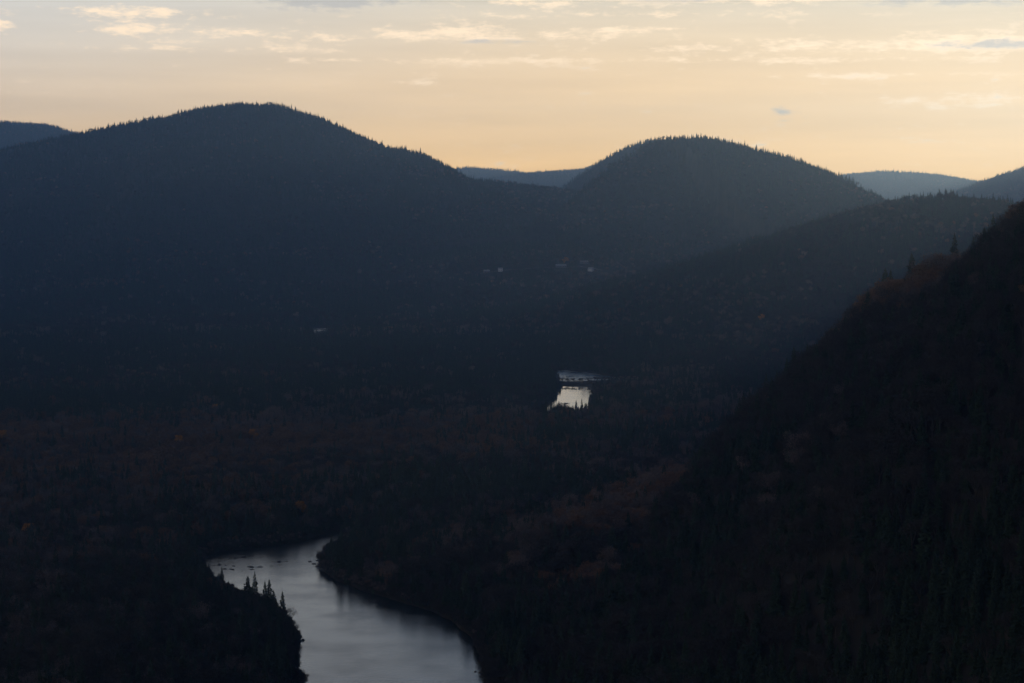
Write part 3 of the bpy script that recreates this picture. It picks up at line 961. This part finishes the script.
# veil thickest round the sunset side of the sky
vr = N.new('ShaderNodeMapRange'); vr.interpolation_type = 'SMOOTHSTEP'; L.new(dotv.outputs['Value'], vr.inputs['Value'])
vr.inputs['From Min'].default_value = 0.55; vr.inputs['From Max'].default_value = 0.93
vf = vr.outputs[0]
veil = mth('MULTIPLY', vf, 0.95)
cool_up = N.new('ShaderNodeVectorMath'); cool_up.operation = 'MULTIPLY'; L.new(sky.outputs[0], cool_up.inputs[0]); cool_up.inputs[1].default_value = (0.8, 1.0, 1.8)
base = mixc(veil, cool_up.outputs[0], vs.outputs[0])
# cool side to the left
leftf = N.new('ShaderNodeMapRange'); L.new(az, leftf.inputs['Value']); leftf.inputs['From Min'].default_value = 0.08; leftf.inputs['From Max'].default_value = -0.24
leftf.inputs['To Min'].default_value = 0; leftf.inputs['To Max'].default_value = 1; leftf.interpolation_type = 'SMOOTHSTEP'
upf = N.new('ShaderNodeMapRange'); L.new(el, upf.inputs['Value']); upf.inputs['From Min'].default_value = 0.01; upf.inputs['From Max'].default_value = 0.085
cool = mth('MULTIPLY', mth('MULTIPLY', leftf.outputs[0], upf.outputs[0]), .75)
base = mixc(mth('MULTIPLY', cool, mth('LESS_THAN', el, 0.6)), base, sc3((0.62, 0.60, 0.55)))
# soft streaks
st = N.new('ShaderNodeMapRange'); L.new(stretch(9, 110, 6, 3.0), st.inputs['Value']); st.inputs['From Min'].default_value = .35; st.inputs['From Max'].default_value = .75
st.inputs['To Min'].default_value = .96; st.inputs['To Max'].default_value = 1.08
s2 = N.new('ShaderNodeVectorMath'); s2.operation = 'SCALE'; L.new(base, s2.inputs[0]); L.new(st.outputs[0], s2.inputs['Scale'])
base = s2.outputs[0]
# clouds: (px, py, half width, half height, amount, tone)
n_big = mth('ADD', mth('MULTIPLY', stretch(40, 150, 3, 1.5, .5), .45), mth('MULTIPLY', stretch(140, 480, 7, 7.5, .65), .55))
def clouds(items, color, lo, hi, color_f=1.0):
    global base
    tot = None
    for (px, py, a, b, amt) in items:
        A, E = (px - 512) / F, (200 - py) / F
        dx = mth('DIVIDE', mth('SUBTRACT', az, A), a / F)
        dy = mth('DIVIDE', mth('SUBTRACT', el, E), b / F)
        q = mth('ADD', mth('MULTIPLY', dx, dx), mth('MULTIPLY', dy, dy))
        g = mth('MULTIPLY', mth('EXPONENT', mth('MULTIPLY', q, -1.0)), amt)
        tot = g if tot is None else mth('MAXIMUM', tot, g)
    f = mth('ADD', tot, mth('MULTIPLY_ADD', n_big, 4.4, -2.35))
    mr = N.new('ShaderNodeMapRange'); mr.interpolation_type = 'SMOOTHSTEP'
    L.new(f, mr.inputs['Value']); mr.inputs['From Min'].default_value = lo; mr.inputs['From Max'].default_value = hi
    front = mth('GREATER_THAN', sep.outputs['Y'], 0.0)
    base = mixc(mth('MULTIPLY', mth('MULTIPLY', mr.outputs[0], front), color_f), base, sc3(color))
# lit cloud bands
clouds([(142, 16, 60, 7, .9), (140, 33, 50, 9, .85), (240, 36, 60, 7, .8), (480, 37, 130, 8, .85), (340, 40, 40, 6, .7), (640, 31, 60, 5, .7),
        (905, 48, 190, 9, .9), (415, 84, 26, 4, .7), (930, 104, 75, 9, .6), (700, 50, 60, 6, .6), (520, 3, 60, 6, .7), (760, 2, 220, 6, .7), (10, 32, 14, 8, .7), (720, 62, 260, 4, .55), (880, 78, 160, 3, .5), (430, 62, 220, 3.5, .5), (180, 52, 170, 4, .55), (560, 18, 260, 4, .55)],
       (1.12, 0.85, 0.56), .1, 1.0, .8)
# grey undersides
clouds([(340, -8, 85, 19, 2.6), (935, -8, 110, 17, 2.4), (985, 49, 70, 5, .95), (500, 43, 80, 3.5, .8), (783, 113, 24, 9, .85), (680, 0, 70, 6, 1.1), (450, -30, 500, 16, 1.0)],
       (0.44, 0.42, 0.39), .3, 1.2, .75)
L.new(base, bg.inputs[0])

# ------------------------------------------------------------------ sun, low behind thin cloud
ld = bpy.data.lights.new('sun', 'SUN'); ld.energy = 1.42; ld.angle = math.radians(2); ld.color = (1.0, .48, .2)
lo = bpy.data.objects.new('sun', ld); col.objects.link(lo)
dv = Vector((math.sin(SUN_AZ) * math.cos(SUN_EL), math.cos(SUN_AZ) * math.cos(SUN_EL), math.sin(SUN_EL)))
lo.rotation_euler = dv.to_track_quat('Z', 'Y').to_euler()
lo.location = (0, -50, 400)

# ------------------------------------------------------------------ camera
cd = bpy.data.cameras.new('camera'); cd.sensor_width = 36; cd.lens = 36 * F / 1024; cd.clip_end = 60000; cd.clip_start = 1
co = bpy.data.objects.new('camera', cd); col.objects.link(co); co.location = (0, 0, H)
co.rotation_euler = (math.pi / 2 - PITCH, 0, 0)
sc.camera = co

sc.view_settings.view_transform = 'Standard'; sc.view_settings.look = 'None'
sc.view_settings.exposure = 0.5; sc.view_settings.gamma = 1.0
sc.cycles.use_denoising = True
sc.cycles.max_bounces = 4; sc.cycles.diffuse_bounces = 2; sc.cycles.glossy_bounces = 2; sc.cycles.volume_bounces = 0
sc.cycles.transparent_max_bounces = 4
